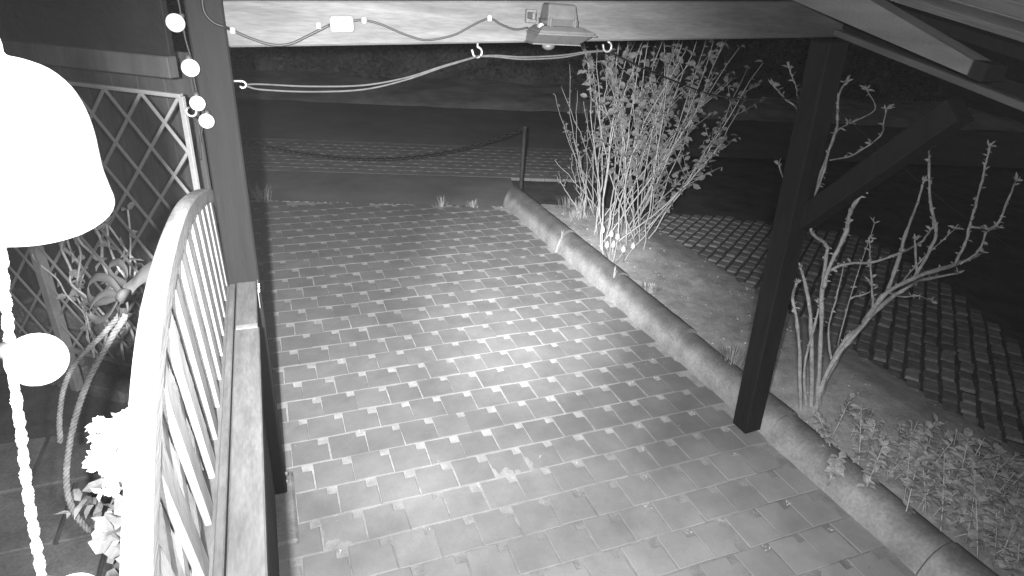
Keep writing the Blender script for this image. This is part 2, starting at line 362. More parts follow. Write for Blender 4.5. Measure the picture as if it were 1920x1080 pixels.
# ================================================================== CARPORT
car = thing('carport', 'timber carport frame with light crossbeam, stained post and dark braced post beside the kerb', 'carport', (1.3, -1.3, 0))
k = MB(); k.box((-.128, -1.19, .03), (-.008, -1.07, 2.62), None, .006); k.build('post', 'postwood', car)['label'] = 'brown stained post wound with globe lights'
k = MB(); k.bar((2.63, -1.43, .015), (2.49, -1.43, 2.21), .118, .118, (0, 1, 0), .006); k.build('post', 'darkwood', car)['label'] = 'dark stained post standing against the kerb'
BL, BR_ = V((-.01, -1.115, 2.088)), V((2.86, -1.36, 2.238))
k = MB(); k.bar(BL+V((0, .0, .075)), BR_+V((0, 0, .075)), .10, .15, (0, 0, 1), .006); bm_ = k.build('crossbeam', 'beam', car)
k = MB(); k.bar((2.595, -1.46, 1.36), (2.56, -2.06, 2.02), .10, .10, (1, 0, 0), .005); k.build('knee_brace', 'darkwood', car)
SX = 2.55
def sb(px, py): return hit(px, py, (SX, 0, 0), (1, 0, 0))
sa, sz = sb(1550, 62), sb(1920, 210); sd = (sz-sa).normalized(); s0 = sa-sd*.1; s1 = sa+sd*2.4
sup = V((1, 0, 0)).cross(sd); sup = sup if sup.z > 0 else -sup
k = MB(); k.bar(s0+sup*.013+V((.05, 0, 0)), s1+sup*.013+V((.05, 0, 0)), .10, .026, sup, .003); k.build('batten', 'batten', car)
k = MB(); k.bar(s0+sup*.05+V((.09, 0, 0)), s1+sup*.05+V((.09, 0, 0)), .10, .04, sup, .0); k.build('side_plate', 'darkwood', car)
sr = lambda x, y: hit(x, y, (2.2, 0, 0), (1, 0, 0))
q4 = [sr(1462, -10), sr(1812, 141), sr(1824, 113), sr(1590, -24)]
k = MB(); k.raw(q4+[p+V((.09, 0, 0)) for p in q4], [(0, 1, 2, 3), (7, 6, 5, 4), (0, 4, 5, 1), (1, 5, 6, 2), (2, 6, 7, 3), (3, 7, 4, 0)]); k.build('rafter', 'rafter', car)
k = MB(); e4 = [q4[1]+sd*.004, q4[2]+sd*.004]; k.raw([e4[0]-sup*.004, e4[1]+sup*.004]+[p+V((.10, 0, 0)) for p in (e4[1], e4[0])]+[p+sd*.05 for p in (e4[0]-sup*.004, e4[1]+sup*.004)]+[p+V((.10, 0, 0))+sd*.05 for p in (e4[1], e4[0])], [(0, 1, 2, 3), (7, 6, 5, 4), (0, 4, 5, 1), (1, 5, 6, 2), (2, 6, 7, 3), (3, 7, 4, 0)]); k.build('end_cap', 'darkwood', car)
k = MB(); k.bar(s0+sup*.158+V((.09, 0, 0)), s1+sup*.158+V((.09, 0, 0)), .10, .04, sup, .0); k.build('side_plate', 'darkwood', car)
rl = V((-.96, 0, .28)).normalized()             # the roof rises to the left
rmat = 'board'
for q in range(14):
    a = s0-sd*.05+sup*.19+V((.42, 0, -.03))+rl*(q*.246); c = a+sd*2.75
    k = MB(); k.bar(a, c, .243, .022, sd.cross(rl), .002); k.build('roof_board', rmat, car)
k = MB(); k.bar(V((-.068, -1.19, .0)), V((-.068, -1.07, .0)), .16, .05, (0, 0, 1), .004); k.build('post_anchor', 'zinc', car)
k = MB(); k.box((-.17, -1.50, -.03), (.025, -1.02, .028), None, .012); k.build('footing', 'concrete', car)
for zz in (.05, .10):
    k = MB(); k.lathe([(.0, -.006), (.010, -.006), (.010, .006), (.0, .008)], n=6, fr=Matrix.Translation((-.004, -1.15, zz+.02)) @ Matrix.Rotation(math.pi/2, 4, 'Y')); k.build('bolt', 'zinc', car)

# ------------------------------------------------------------------ things on the crossbeam
BD = (BR_-BL).normalized(); BN = V((-BD.y*-1, -abs(BD.x), 0)).normalized(); BF = BL+BN*.052
def onbeam(x, y, off=0.0): return hit(x, y, BF+BN*off, BN)
cab = thing('power_cable', 'grey cable looping in clips along the light crossbeam up to the floodlight', 'cable', onbeam(400, 40))
pts = [onbeam(x, y, .008) for x, y in ((432, 55), (470, 72), (510, 84), (545, 82), (580, 66), (620, 46))]
k = MB(); k.tube(smooth_path(pts), .0052, 6); k.build('cable', 'cable', cab, True)
pts = [onbeam(x, y, .008) for x, y in ((655, 40), (682, 38), (715, 46), (760, 65), (800, 75), (850, 66), (885, 48), (917, 35), (940, 46), (965, 55), (990, 52))]
k = MB(); k.tube(smooth_path(pts), .0042, 6); k.build('cable', 'cable', cab, True)
pts = [hit(x, y, (0, -1.199, 0), (0, 1, 0)) for x, y in ((378, -10), (383, 22), (400, 42), (420, 50))]+[onbeam(432, 55, .008)]
k = MB(); k.tube(smooth_path(pts), .0055, 6); k.build('cable', 'darkcable', cab, True)
for x, y in ((436, 57), (597, 48), (682, 38), (917, 34)):
    p = onbeam(x, y, .006); k = MB(); k.box(p-V((.009, .012, .011)), p+V((.009, .006, .011)), None, .003); k.build('cable_clip', 'plastic', cab)
p = onbeam(641, 45, .022); jb = thing('junction_box', 'small white junction box screwed to the light crossbeam', 'box', p)
fr = Matrix.Translation(p) @ Matrix.Rotation(math.atan2(BD.y, BD.x), 4, 'Z') @ Matrix.Rotation(-math.asin(BD.z), 4, 'Y')
k = MB(); k.box((-.041, -.018, -.026), (.041, .022, .026), fr, .006); o = k.build('housing', 'plastic', jb)
k = MB(); k.box((-.037, -.024, -.022), (.037, -.0185, .022), fr, .002); k.build('lid', 'plastic', jb)
# floodlight
p = onbeam(1035, 45, .0); fl = thing('floodlight', 'grey tilted floodlight with motion sensor dome hanging on the crossbeam', 'floodlight', p)
fr = Matrix.Translation(p) @ Matrix.Rotation(math.atan2(BD.y, BD.x), 4, 'Z')
def loft(k, secs, fr, mi=0):
    vs_ = [fr @ V(q) for s_ in secs for q in s_]; n = len(secs[0])
    fs = [(i*n+q, i*n+(q+1) % n, (i+1)*n+(q+1) % n, (i+1)*n+q) for i in range(len(secs)-1) for q in range(n)]+[tuple(range(n-1, -1, -1)), tuple((len(secs)-1)*n+q for q in range(n))]
    k.raw(vs_, fs, mi)
def rect(hx, y0, y1, z, xo=0): return [(xo-hx, y0, z), (xo+hx, y0, z), (xo+hx, y1, z), (xo-hx, y1, z)]
k = MB(); loft(k, [rect(.060, -.115, -.02, .022), rect(.058, -.112, -.02, .034), rect(.054, -.098, -.025, .070), rect(.048, -.090, -.03, .076)], fr); k.build('housing', 'alu', fl)
k = MB(); loft(k, [rect(.062, -.118, -.015, -.002), rect(.062, -.118, -.015, .0215)], fr); k.build('neck', 'alu_dark', fl)
k = MB(); loft(k, [rect(.112, -.150, .0, -.026, .012), rect(.108, -.147, .0, -.018, .012), rect(.080, -.128, -.010, -.003, .004)], fr); k.build('reflector_hood', 'alu', fl)
k = MB(); loft(k, [rect(.117, -.156, .008, -.032, .012), rect(.117, -.156, .008, -.0265, .012)], fr); k.build('rim', 'alu', fl)
k = MB(); loft(k, [rect(.092, -.115, -.01, -.064, -.016), rect(.108, -.146, .0, -.0325, .005)], fr); k.build('glass_hood', 'alu_dark', fl)
k = MB(); loft(k, [rect(.098, -.121, -.006, -.069, -.016), rect(.098, -.121, -.006, -.0645, -.016)], fr); k.build('lower_rim', 'alu', fl)
k = MB(); k.lathe([(.0, -.024), (.014, -.021), (.024, -.014), (.028, 0)], n=16, fr=fr @ Matrix.Translation((-.03, -.06, -.0695))); k.build('sensor_dome', 'alu', fl, True)
for sx in (-.05, .05):
    k = MB(); k.box((sx-.004, -.128, -.010), (sx+.004, -.117, .030), fr, .002); k.build('clip', 'alu', fl)
k = MB(); k.box((-.115, -.02, .0), (-.072, .0, .05), fr, .003); k.box((-.112, -.09, .015), (-.100, -.0205, .04), fr, .002); k.build('bracket', 'alu', fl)
k = MB(); k.lathe([(0, -.02), (.011, -.02), (.011, .0), (0, .004)], n=10, fr=fr @ Matrix.Translation((-.078, -.10, -.005)) @ Matrix.Rotation(math.pi/2, 4, 'X')); k.build('screw', 'plastic', fl)

# ------------------------------------------------------------------ hooks and clothesline under the beam
def hook(x, y0, y1, label):
    a = onbeam(x, y0, -.02); a.z += .03; c = onbeam(x-1, y1, -.02); h = thing('screw_hook', label, 'hook', a, 'screw hooks holding the line')
    k = MB(); k.tube([a, V((a.x, a.y, c.z+.018))], .0042, 8); k.build('shank', 'zinc', h, True)
    cc = V((a.x, a.y, c.z)); k = MB(); pts = [cc+V((.019*math.sin(t), 0, .019*math.cos(t))) for t in [math.radians(q) for q in range(0, 271, 22)]]
    pts += [pts[-1]+V((-.004, 0, .012))]
    k.tube(pts, .0042, 8); k.build('hook', 'zinc', h, True); return cc-V((0, 0, .015))
h1 = hook(896, 66, 98, 'bright screw hook under the light crossbeam, left of the floodlight')
h2 = hook(1142, 62, 88, 'bright screw hook under the light crossbeam in front of the leafy shrub')
e0 = hit(436, 152, (.0, -1.13, 0), (0, 1, 0)); e0.x = .02
h = thing('screw_hook', 'bright screw hook in the right face of the brown post', 'hook', e0, 'screw hooks holding the line')
k = MB(); k.tube([V((-.02, e0.y, e0.z)), V((.012, e0.y, e0.z))]+[e0+V((.012*math.sin(t), 0, -.012+.012*math.cos(t))) for t in (0, .6, 1.2, 1.8, 2.6, 3.4, 4.2)], .004, 8); k.build('hook', 'zinc', h, True)
ln = thing('clothesline', 'thin doubled line sagging between hooks under the crossbeam', 'line', h1)
def mid(a, c, x, y): return hit(x, y, (a+c)*.5, BN)
k = MB(); k.tube(smooth_path([e0+V((.01, 0, -.012))]+[hit(x, y, e0.lerp(h1, f), BN) for x, y, f in ((490, 158, .12), (580, 162, .3), (680, 160, .5), (760, 146, .68), (830, 124, .84))]+[h1]), .0036, 6); k.build('strand', 'line', ln, True)
k = MB(); k.tube(smooth_path([e0+V((.012, -.01, -.016))]+[hit(x, y, e0.lerp(h1, f), BN) for x, y, f in ((490, 168, .12), (580, 172, .3), (680, 168, .5), (760, 150, .68), (830, 126, .84))]+[h1+V((0, -.006, 0))]), .0036, 6); k.build('strand', 'line', ln, True)
for dz in (0, 4):
    k = MB(); k.tube(smooth_path([h1]+[hit(x, y+dz*g, h1.lerp(h2, f), BN) for x, y, f, g in ((930, 104, .13, .6), (980, 107, .35, 1), (1050, 104, .65, 1), (1100, 97, .85, .5))]+[h2]), .0036, 6); k.build('strand', 'line', ln, True)
e3 = hit(1330, 176, (3.0, -.6, 0), BN); e4 = hit(1475, 184, (3.0, -.9, 0), BN)
k = MB(); k.tube(smooth_path([h2, hit(1200, 125, h2.lerp(e3, .3), BN), hit(1270, 154, h2.lerp(e3, .7), BN), e3, hit(1400, 186, e3.lerp(e4, .5), BN), e4, V((2.60, -1.38, 1.9))]), .004, 6); k.build('strand', 'darkcable', ln, True)

# ------------------------------------------------------------------ chain barrier
cpz = thing('chain_post', 'thin dark iron post at the kerb end carrying the barrier chain', 'post', (2.87, 2.93, 0))
k = MB(); k.tube([(2.87, 2.93, -.05), (2.87, 2.93, .93)], .022, 10); k.build('pole', 'iron', cpz, True)
k = MB(); k.lathe([(.024, .925), (.026, .935), (.015, .95), (0, .953)], (2.87, 2.93, 0), 12); k.build('cap', 'iron', cpz, True)
k = MB(); k.tube([(2.87, 2.93, -.02), (2.87, 2.93, .10)], .034, 10); k.build('sleeve', 'iron', cpz, True)
cpl = thing('chain_post', 'dark iron chain post at the path edge behind the brown post', 'post', (-.32, 2.99, 0))
k = MB(); k.tube([(-.32, 2.99, -.05), (-.32, 2.99, .93)], .022, 10); k.build('pole', 'iron', cpl, True)
k = MB(); k.lathe([(.024, .925), (.026, .935), (.015, .95), (0, .953)], (-.32, 2.99, 0), 12); k.build('cap', 'iron', cpl, True)
ch = thing('barrier_chain', 'dark steel chain sagging across the far end of the paved path', 'chain', (1.2, 2.95, .6))
cps = sag((-.30, 2.99, .90), (2.85, 2.93, .91), .285, 300)
k = MB(); n = 10; pts = []
vs_ = []; fs = []
for i in range(n):
    a = 2*math.pi*i/n; c = V((math.cos(a)*.032, math.sin(a)*.019, 0))
    for q in range(5):
        t = 2*math.pi*q/5; vs_.append(c+V((math.cos(a), math.sin(a), 0))*.0075*math.cos(t)+V((0, 0, .0075*math.sin(t))))
for i in range(n):
    for q in range(5): fs.append((i*5+q, ((i+1) % n)*5+q, ((i+1) % n)*5+(q+1) % 5, i*5+(q+1) % 5))
k.raw(vs_, fs); lm_ = k.mesh('link', 'chain', True)
acc = 0; idx = 0
for i in range(1, len(cps)):
    acc += (cps[i]-cps[i-1]).length
    if acc >= .046:
        acc = 0; t = (cps[i]-cps[i-1]).normalized(); q = t.to_track_quat('X', 'Z').to_euler()
        e = Matrix.Rotation(0, 3, 'X'); mm = t.to_track_quat('X', 'Z').to_matrix() @ Matrix.Rotation((idx % 2)*math.pi/2+.5+R(-.2, .2), 3, 'X')
        inst('link', lm_, cps[i], mm.to_euler(), ch); idx += 1

# ================================================================== ARCHED FENCE at the left
FX = -.15
fe = thing('arched_fence', 'pale wooden fence with arched top, slanted slats and a flat cap rail beside the path', 'fence', (-.1, -2.3, 0))
edge = [hit(x, y, (FX-.020, 0, 0), (1, 0, 0)) for x, y in ((222, 1079), (229, 920), (236, 800), (250, 650), (270, 540), (300, 440), (330, 380), (362, 357))]
arch = [(FX, p.y, p.z) for p in edge]; d0 = V(arch[0])-V(arch[1])
arch = smooth_path([V(arch[0])+V((0, -.36, -.30)), V(arch[0])+V((0, -.18, -.13))]+arch+[V(arch[-1])+V((0, .30, -.09)), V(arch[-1])+V((0, .50, -.19)), V(arch[-1])+V((0, .58, -.28))], 6)
k = MB(); n = len(arch); W1, H1 = .052, .05
vs_ = []
for i, p in enumerate(arch):
    t = (arch[min(i+1, n-1)]-arch[max(i-1, 0)]).normalized(); nn = V((0, -t.z, t.y))
    for a, c in ((-.020, -.05), (.016, -.05), (.020, -.046), (.020, -.005), (.016, 0), (-.016, 0), (-.020, -.005)):
        vs_.append(p+V((a, 0, 0))+nn*c)
k.raw(vs_, [(i*7+q, i*7+(q+1) % 7, (i+1)*7+(q+1) % 7, (i+1)*7+q) for i in range(n-1) for q in range(7)]+[tuple(range(6, -1, -1)), tuple((n-1)*7+q for q in range(7))])
k.build('arch_rail', 'fence', fe)
def archz(y):
    for a, c in zip(arch, arch[1:]):
        if a.y <= y <= c.y: return a.z+(c.z-a.z)*(y-a.y)/(c.y-a.y)
    return 1.2
def slats(x, lean, ys, wd, th):
    for y in ys:
        yt = y-lean*.55; yt = max(arch[0].y+.03, min(arch[-1].y-.03, yt)); zt = archz(yt)-.03
        yb = yt+lean*(zt-1.14); k = MB(); k.bar((x, yt, zt), (x, min(yb, -.98), 1.14), th, wd, (0, 1, 0), .003); k.build('slat', 'slat', fe)
slats(FX+.010, .34, [-3.2+i*.150 for i in range(15)], .062, .016)
slats(FX-.012, -.30, [-3.3+i*.115 for i in range(19)], .045, .016)
k = MB(); k.bar((FX+.005, -3.45, 1.15), (FX+.005, -1.0, 1.15), .055, .05, (0, 0, 1), .004); k.build('bottom_rail', 'cap', fe)
k = MB(); k.bar((-.112, -3.6, 1.165), (-.112, -1.195, 1.165), .022, .05, (0, 0, 1), .003); k.build('middle_rail', 'cap', fe)
k = MB(); k.bar((-.055, -3.7, 1.175), (-.055, -1.60, 1.175), .080, .05, (0, 0, 1), .004); k.build('cap_rail', 'cap', fe)
k = MB(); k.bar((-.058, -1.595, 1.168), (-.058, -1.193, 1.168), .074, .05, (0, 0, 1), .004); k.build('cap_rail', 'cap', fe)
k = MB(); k.box((-.09, -1.61, 1.2005), (-.02, -1.585, 1.204), None, .0); k.build('joint_bracket', 'zinc', fe)
k = MB(); k.box((-.0165, -1.30, 1.12), (-.0135, -1.20, 1.20), None, .0); k.build('joint_bracket', 'zinc', fe)
for i in range(4):
    k = MB(); k.lathe([(0, -.003), (.005, -.003), (.005, .002), (0, .004)], n=8, fr=Matrix.Translation((-.012, -1.28+.022*i, 1.185)) @ Matrix.Rotation(math.pi/2, 4, 'Y')); k.build('screw', 'zinc', fe)
for i in range(19):
    y = -3.6+i*.128; k = MB(); k.box((-.085, y, .05+R(0, .01)), (-.064, y+.118, 1.149), None, .003); k.build('board', 'board2', fe)
for yy in (-3.72, -2.42):
    k = MB(); k.box((-.150, yy, 0), (-.090, yy+.07, 1.12), None, .004); k.build('fence_post', 'board2', fe)

# ------------------------------------------------------------------ trellis and board wall behind
TN = V((.6, .8, 0)); TP = V((-.3, -.9, 0)); TE = V((-.8, .6, 0))
def tr(x, y): return hit(x, y, TP, TN)
T0 = tr(340, 180); TZ = T0.z; TL = 1.28
te = thing('trellis', 'pale diamond trellis panel standing behind the arched fence', 'trellis', (T0.x, T0.y, 0))
def tp(s_, z, off=0): q = V((T0.x, T0.y, 0))+TE*s_+TN*off; return V((q.x, q.y, z))
ZB = .55
k = MB(); k.bar(tp(-.0, TZ, 0), tp(TL, TZ, 0), .022, .016, (0, 0, 1), .002); k.build('frame_rail', 'trellis', te)
k = MB(); k.bar(tp(-.0, ZB, 0), tp(TL, ZB, 0), .022, .02, (0, 0, 1), .002); k.build('frame_rail', 'trellis', te)
k = MB(); k.bar(tp(0, ZB), tp(0, TZ), .016, .022, TE, .002); k.build('frame_stile', 'trellis', te)
k = MB(); k.bar(tp(.98, .3), tp(.98, TZ-.01), .045, .045, TE, .003); k.build('frame_stile', 'trellis', te)
H = TZ-ZB
for sgn, off in ((1, -.006), (-1, .006)):
    # strips: s = s_top - sgn*(TZ-z)*sl
    sl = .82
    for q in range(-10, 16):
        s_t = (.18 if sgn > 0 else .02)+q*.176
        a = (s_t, TZ-.008); e = (s_t-sgn*H*sl, ZB+.008)
        pa, pe = V(a), V(e); d = pe-pa; t0, t1 = 0, 1
        for lim, gt in ((.008, True), (TL, False)):
            f0, f1 = pa.x-lim, pe.x-lim
            if not gt: f0, f1 = -f0, -f1
            if f0 < 0 and f1 < 0: t0 = 2
            elif f0 < 0: t0 = max(t0, f0/(f0-f1))
            elif f1 < 0: t1 = min(t1, f0/(f0-f1))
        if t1-t0 < .08: continue
        qa, qe = pa+d*t0, pa+d*t1
        k = MB(); k.bar(tp(qa.x, qa.y, off), tp(qe.x, qe.y, off), .0115, .008, TN, .001); k.build('lath', 'trellis', te)
bw_ = thing('board_wall', 'dark vertical board wall behind the diamond trellis', 'wall', (-1.2, -.3, 0))
def wp(s_, off, z): q = V((T0.x, T0.y, 0))+TE*s_+TN*off; return V((q.x, q.y, z))
for i in range(17):
    s_ = .365+i*.15; k = MB(); k.bar(wp(s_, .40+R(-.004, .004), .5), wp(s_, .40, 2.0), .144, .02, TN, .003); k.build('board', 'board2', bw_)
k = MB(); k.bar(wp(.10, .10, 2.35), wp(2.6, .10, 2.35), .03, .66, (0, 0, 1), .004); k.build('fascia_panel', 'plaster', bw_)
k = MB(); k.bar(wp(.07, .06, 1.985), wp(2.6, .06, 1.985), .05, .08, (0, 0, 1), .004); k.build('top_plate', 'board2', bw_)
# low rubble wall and terrace slabs
rw = thing('rubble_wall', 'low rough stone wall under the board wall beside the terrace', 'wall', (-1.6, .1, 0))
for row in range(5):
    s_ = .42+R(0, .1)
    while s_ < 2.5:
        L_ = R(.14, .30); z0 = row*.115
        fr = Matrix((TE, TN, V((0, 0, 1)))).transposed().to_4x4(); fr.translation = wp(s_, .34+R(-.02, .015), z0)
        k = MB(); k.box((.004, -.10, .004), (L_-.004, .12, .111), fr, .018); k.build('stone', 'stone', rw); s_ += L_
ter = sheet('terrace', [(-.16, -4.2), (-.16, -.95), (-.36, -.85), (-2.9, 1.2), (-3.4, -4.2)], -.03, 'settjoint')
for i in range(8):
    for j in range(9):
        x0 = -3.3+i*.42+.21*(j % 2); y0 = -4.1+j*.42
        if x0+.42 > -.17: continue
        if (V((x0+.21, y0+.21, 0))-wp(0, .15, 0)).dot(TN) > 0: continue
        k = MB(); k.box((x0+.006, y0+.006, -.06), (x0+.41, y0+.41, R(-.006, 0)), None, .006); k.build('slab', 'slab', ter)

# ================================================================== hanging things at the left
# bell lamp close to the lens
LD = .64; c0 = dep(33, 296, LD); s_ = LD/FPX
la = thing('bell_lamp', 'large white bell shaped pendant lamp hanging beside the arched fence', 'lamp', c0)
zt = UP.z
prof = [(17, 238), (23, 222), (26, 200), (27, 182), (52, 174), (88, 157), (116, 126), (131, 86), (137, 42), (137, 2), (137, -34), (142, -72), (145, -98), (134, -120), (100, -142), (50, -154), (0, -156)]
k = MB(); k.lathe([(max(r_, 0)*s_*.95, z*s_) for r_, z in smooth_path([(a, c, 0) for a, c in prof], 3) and [(q.x, q.y) for q in smooth_path([(a, c, 0) for a, c in prof], 3)]], c0, 48); k.build('shade', 'white', la, True)
k = MB(); k.tube([c0+V((0, 0, 236*s_)), c0+V((0, 0, .55))], .004, 8); k.build('cord', 'rope', la, True)
# string of globe lights
def string(name, label, pts, rad, mcab, bulbs, twist=False):
    t = thing(name, label, 'string lights', pts[0], 'strings of globe lights')
    sp_ = smooth_path(pts, 10)
    if twist:
        for ph in (0, math.pi):
            tw = []; acc = 0
            dn = []
            for a, c in zip(sp_, sp_[1:]):
                for f in range(4): dn.append(a.lerp(c, f/4))
            for i, p in enumerate(dn):
                if i: acc += (dn[i]-dn[i-1]).length
                an = acc/.045*2*math.pi+ph; tw.append(p+(RT*math.cos(an)+FW*math.sin(an))*rad*R(.3, .5)+V((R(-1, 1), R(-1, 1), R(-1, 1)))*.0006)
            k = MB(); k.tube(tw, rad*.72, 7); k.build('cord', mcab, t, True)
    else:
        k = MB(); k.tube(sp_, rad, 6); k.build('cord', mcab, t, True)
    for p, d, r_, root in bulbs:
        d = V(d).normalized(); fr = d.to_track_quat('Z', 'Y').to_matrix().to_4x4(); fr.translation = p
        k = MB(); k.lathe([(r_*math.sin(math.pi*i/14)*(1 if i > 3 else 1.0), -r_*math.cos(math.pi*i/14)) for i in range(15)], n=24, fr=fr); bu = k.build('bulb', 'bulb', t, True)
        k = MB(); k.tube([p-d*r_*.9, p-d*(r_*1.4)], [r_*.36, r_*.32], 12); k.build('socket', 'socket', bu, True)
        k = MB(); k.tube([p-d*r_*1.6, root], r_*.12, 6); k.build('lead', mcab, bu, True)
pts = [dep(x, y, t) for x, y, t in ((2, 440, .66), (6, 520, .66), (14, 600, .665), (22, 680, .67), (38, 800, .69), (52, 920, .70), (72, 1040, .72), (90, 1150, .74))]
p1 = dep(70, 674, .66); p2 = dep(138, 1128, .72)
string('string_lights', 'thick white twisted cord with globe bulbs hanging next to the bell lamp', pts, .0052, 'rope',
       [(p1, RT*.9-UP*.25, .0285, dep(18, 640, .667)), (p2, RT*.8-UP*.5, .031, dep(88, 1100, .73))], True)
PY = (0, -1.235, 0); PN = (0, 1, 0)
pp = [hit(x, y, PY, PN) for x, y in ((330, -20), (337, 15), (347, 70), (358, 110), (364, 150), (372, 185), (380, 205), (379, 240), (375, 270), (377, 300))]
bl = [((330, 42), (340, 30)), ((358, 126), (352, 100)), ((371, 192), (366, 165)), ((388, 225), (388, 205))]
string('string_lights', 'dark cord with four small white globe bulbs running down the brown post', pp, .0038, 'darkcable',
       [(hit(b_[0], b_[1], PY, PN)-V((0, .02, 0)), hit(b_[0], b_[1], PY, PN)-V((0, .02, 0))-hit(r_[0], r_[1], PY, PN), .029 if b_[1] < 150 else .0255, hit(r_[0], r_[1], PY, PN)) for b_, r_ in bl])
p = hit(359, 208, (0, -1.195, 0), PN); h = thing('screw_hook', 'small bright open hook on the front of the brown post among bulbs', 'hook', p, 'screw hooks holding the line')
k = MB(); k.tube([p+V((0, .03, .010)), p+V((-.012, -.008, .010))]+[p+V((.016*math.cos(t), -.012, .016*math.sin(t))) for t in [math.radians(q) for q in range(150, 390, 24)]], .0042, 8); k.build('hook', 'zinc', h, True)

# hanging wreath with bow
WD = 1.55
wr = thing('rope_wreath', 'hanging twisted rope hoop with ribbon bow and leaves behind the arched fence', 'wreath', dep(190, 800, WD))
def twist(name, pts, rad, m_, parent, pitch=.05):
    sp_ = smooth_path(pts, 16)
    for ph in (0, 2.09, 4.19):
        acc = 0; tw = []
        for i, p in enumerate(sp_):
            if i: acc += (sp_[i]-sp_[i-1]).length
            t = (sp_[min(i+1, len(sp_)-1)]-sp_[max(0, i-1)]).normalized(); a_ = t.cross(FW).normalized(); b_ = t.cross(a_); an = acc/pitch*2*math.pi+ph
            tw.append(p+(a_*math.cos(an)+b_*math.sin(an))*rad*.55)
        k = MB(); k.tube(tw, rad*.6, 6); k.build(name, m_, parent, True)
twist('hoop_strand', [dep(x, y, WD+d) for x, y, d in ((236, 590, 0), (205, 640, 0), (172, 700, .0), (148, 760, 0), (133, 820, 0), (125, 880, 0), (128, 930, 0), (145, 970, .02), (175, 1000, .04), (215, 1020, .05), (280, 1020, .06))], .0075, 'jute', wr, .034)
twist('hoop_strand', [dep(x, y, WD+.1+d) for x, y, d in ((225, 590, 0), (190, 630, 0), (150, 670, .02), (122, 720, .03), (112, 780, .05), (113, 830, .06))], .007, 'jute', wr, .034)
def ribbon(pts, wd, m_='ribbon', nrm=None):
    sp_ = smooth_path(pts, 6); k = MB(); vs_ = []
    for p in sp_:
        q = (nrm or (FW*.5+V((0, 0, .8)))).normalized()*wd/2; vs_ += [p-q, p+q, p+q+FW*.002, p-q+FW*.002]
    n = len(sp_); k.raw(vs_, [(i*4+a, i*4+(a+1) % 4, (i+1)*4+(a+1) % 4, (i+1)*4+a) for i in range(n-1) for a in range(4)]); k.build('ribbon_loop', m_, wr, True)
def rp(*q): return [dep(x, y, WD+d) for x, y, d in q]
kn = (228, 553, -.02)
ribbon(rp(kn, (205, 525, 0), (180, 520, .03), (165, 535, .06), (168, 560, .04), (190, 565, .01), kn), .022)
ribbon(rp(kn, (238, 515, 0), (222, 492, .03), (203, 500, .06), (212, 520, .04), (235, 535, .01), kn), .020)
ribbon(rp(kn, (195, 550, .0), (172, 570, .02), (168, 590, .04), (185, 600, .03), (205, 588, 0), (222, 560, -.02)), .020)
ribbon(rp(kn, (222, 580, .0), (224, 600, .01), (234, 604, .01), (240, 585, 0), (236, 560, 0)), .016)
ribbon(rp(kn, (245, 540, .0), (262, 520, .0), (285, 505, .0)), .05)
k = MB(); k.tube(rp((236, 556, -.03), (226, 552, -.03)), [.02, .018], 10); k.build('knot', 'ribbon', wr, True)
k = MB()
for i in range(26):
    p = dep(R(150, 235), R(920, 1005), WD+R(-.03, .05)); k.leaf(p, V((R(-1, 1), R(-1, 1), R(-.6, .8))), R(.045, .08), R(.025, .04), None, .2)
k.build('leaf_cluster', 'leaf', wr)
for x, y in ((186, 985), (206, 968)):
    p = dep(x, y, WD-.05); k = MB(); k.lathe([(0, -.022), (.010, -.014), (.011, 0), (.006, .014), (0, .018)], p, 12); k.build('berry', 'petal', wr, True)
# white geranium in a planter behind the fence
GP = dep(215, 870, 1.22)
ge = thing('geranium', 'blown out white flower cluster pushing out left of the arched fence', 'flower', (GP.x, GP.y, GP.z-.35))
for cxy, rr, nf in (((206, 838), .052, 60), ((190, 810), .03, 26), ((212, 895), .045, 46), ((235, 800), .035, 30), ((182, 862), .028, 22)):
    c = dep(cxy[0]+20, cxy[1], 1.22); k = MB()
    for i in range(nf):
        d = V((R(-1, 1), R(-1, 1), R(-1, 1))).normalized(); p = c+d*rr*R(.5, 1)
        for a in range(4):
            dd = (d*.6+V((R(-1, 1), R(-1, 1), R(-1, 1)))).normalized(); k.leaf(p, dd, .022, .018, d, .12)
    k.build('flower_head', 'petal', ge)
    k = MB(); k.tube(smooth_path([c, c+V((.02, .02, -.12)), V((GP.x, GP.y, GP.z-.33))], 4), .003, 6); k.build('stem', 'stem', ge, True)
k = MB()
for i in range(30):
    p = V((GP.x+R(-.06, .06), GP.y+R(-.12, .08), GP.z-R(.12, .3))); k.leaf(p, V((R(-1, 1), R(-1, 1), R(-.3, .8))), R(.05, .08), R(.05, .07), None, .1)
k.build('foliage', 'leaf', ge)
pl = thing('planter', 'dark trough planter with white flowers behind the arched fence', 'planter', (GP.x, GP.y, GP.z-.36))
k = MB(); bx = V((GP.x, GP.y-.1, GP.z-.5)); k.box(bx-V((.07, .3, 0)), bx+V((.05, .25, .16)), None, .008); k.build('trough', 'pot', pl)
k = MB(); k.box(bx+V((-.075, -.305, .16)), bx+V((.055, .255, .178)), None, .004); k.build('rim', 'pot', pl)
k = MB(); k.bar(V((bx.x+.04, bx.y-.2, bx.z+.13)), V((-.155, bx.y-.2, bx.z+.13)), .02, .006, (0, 0, 1), 0); k.build('bracket', 'zinc', pl)
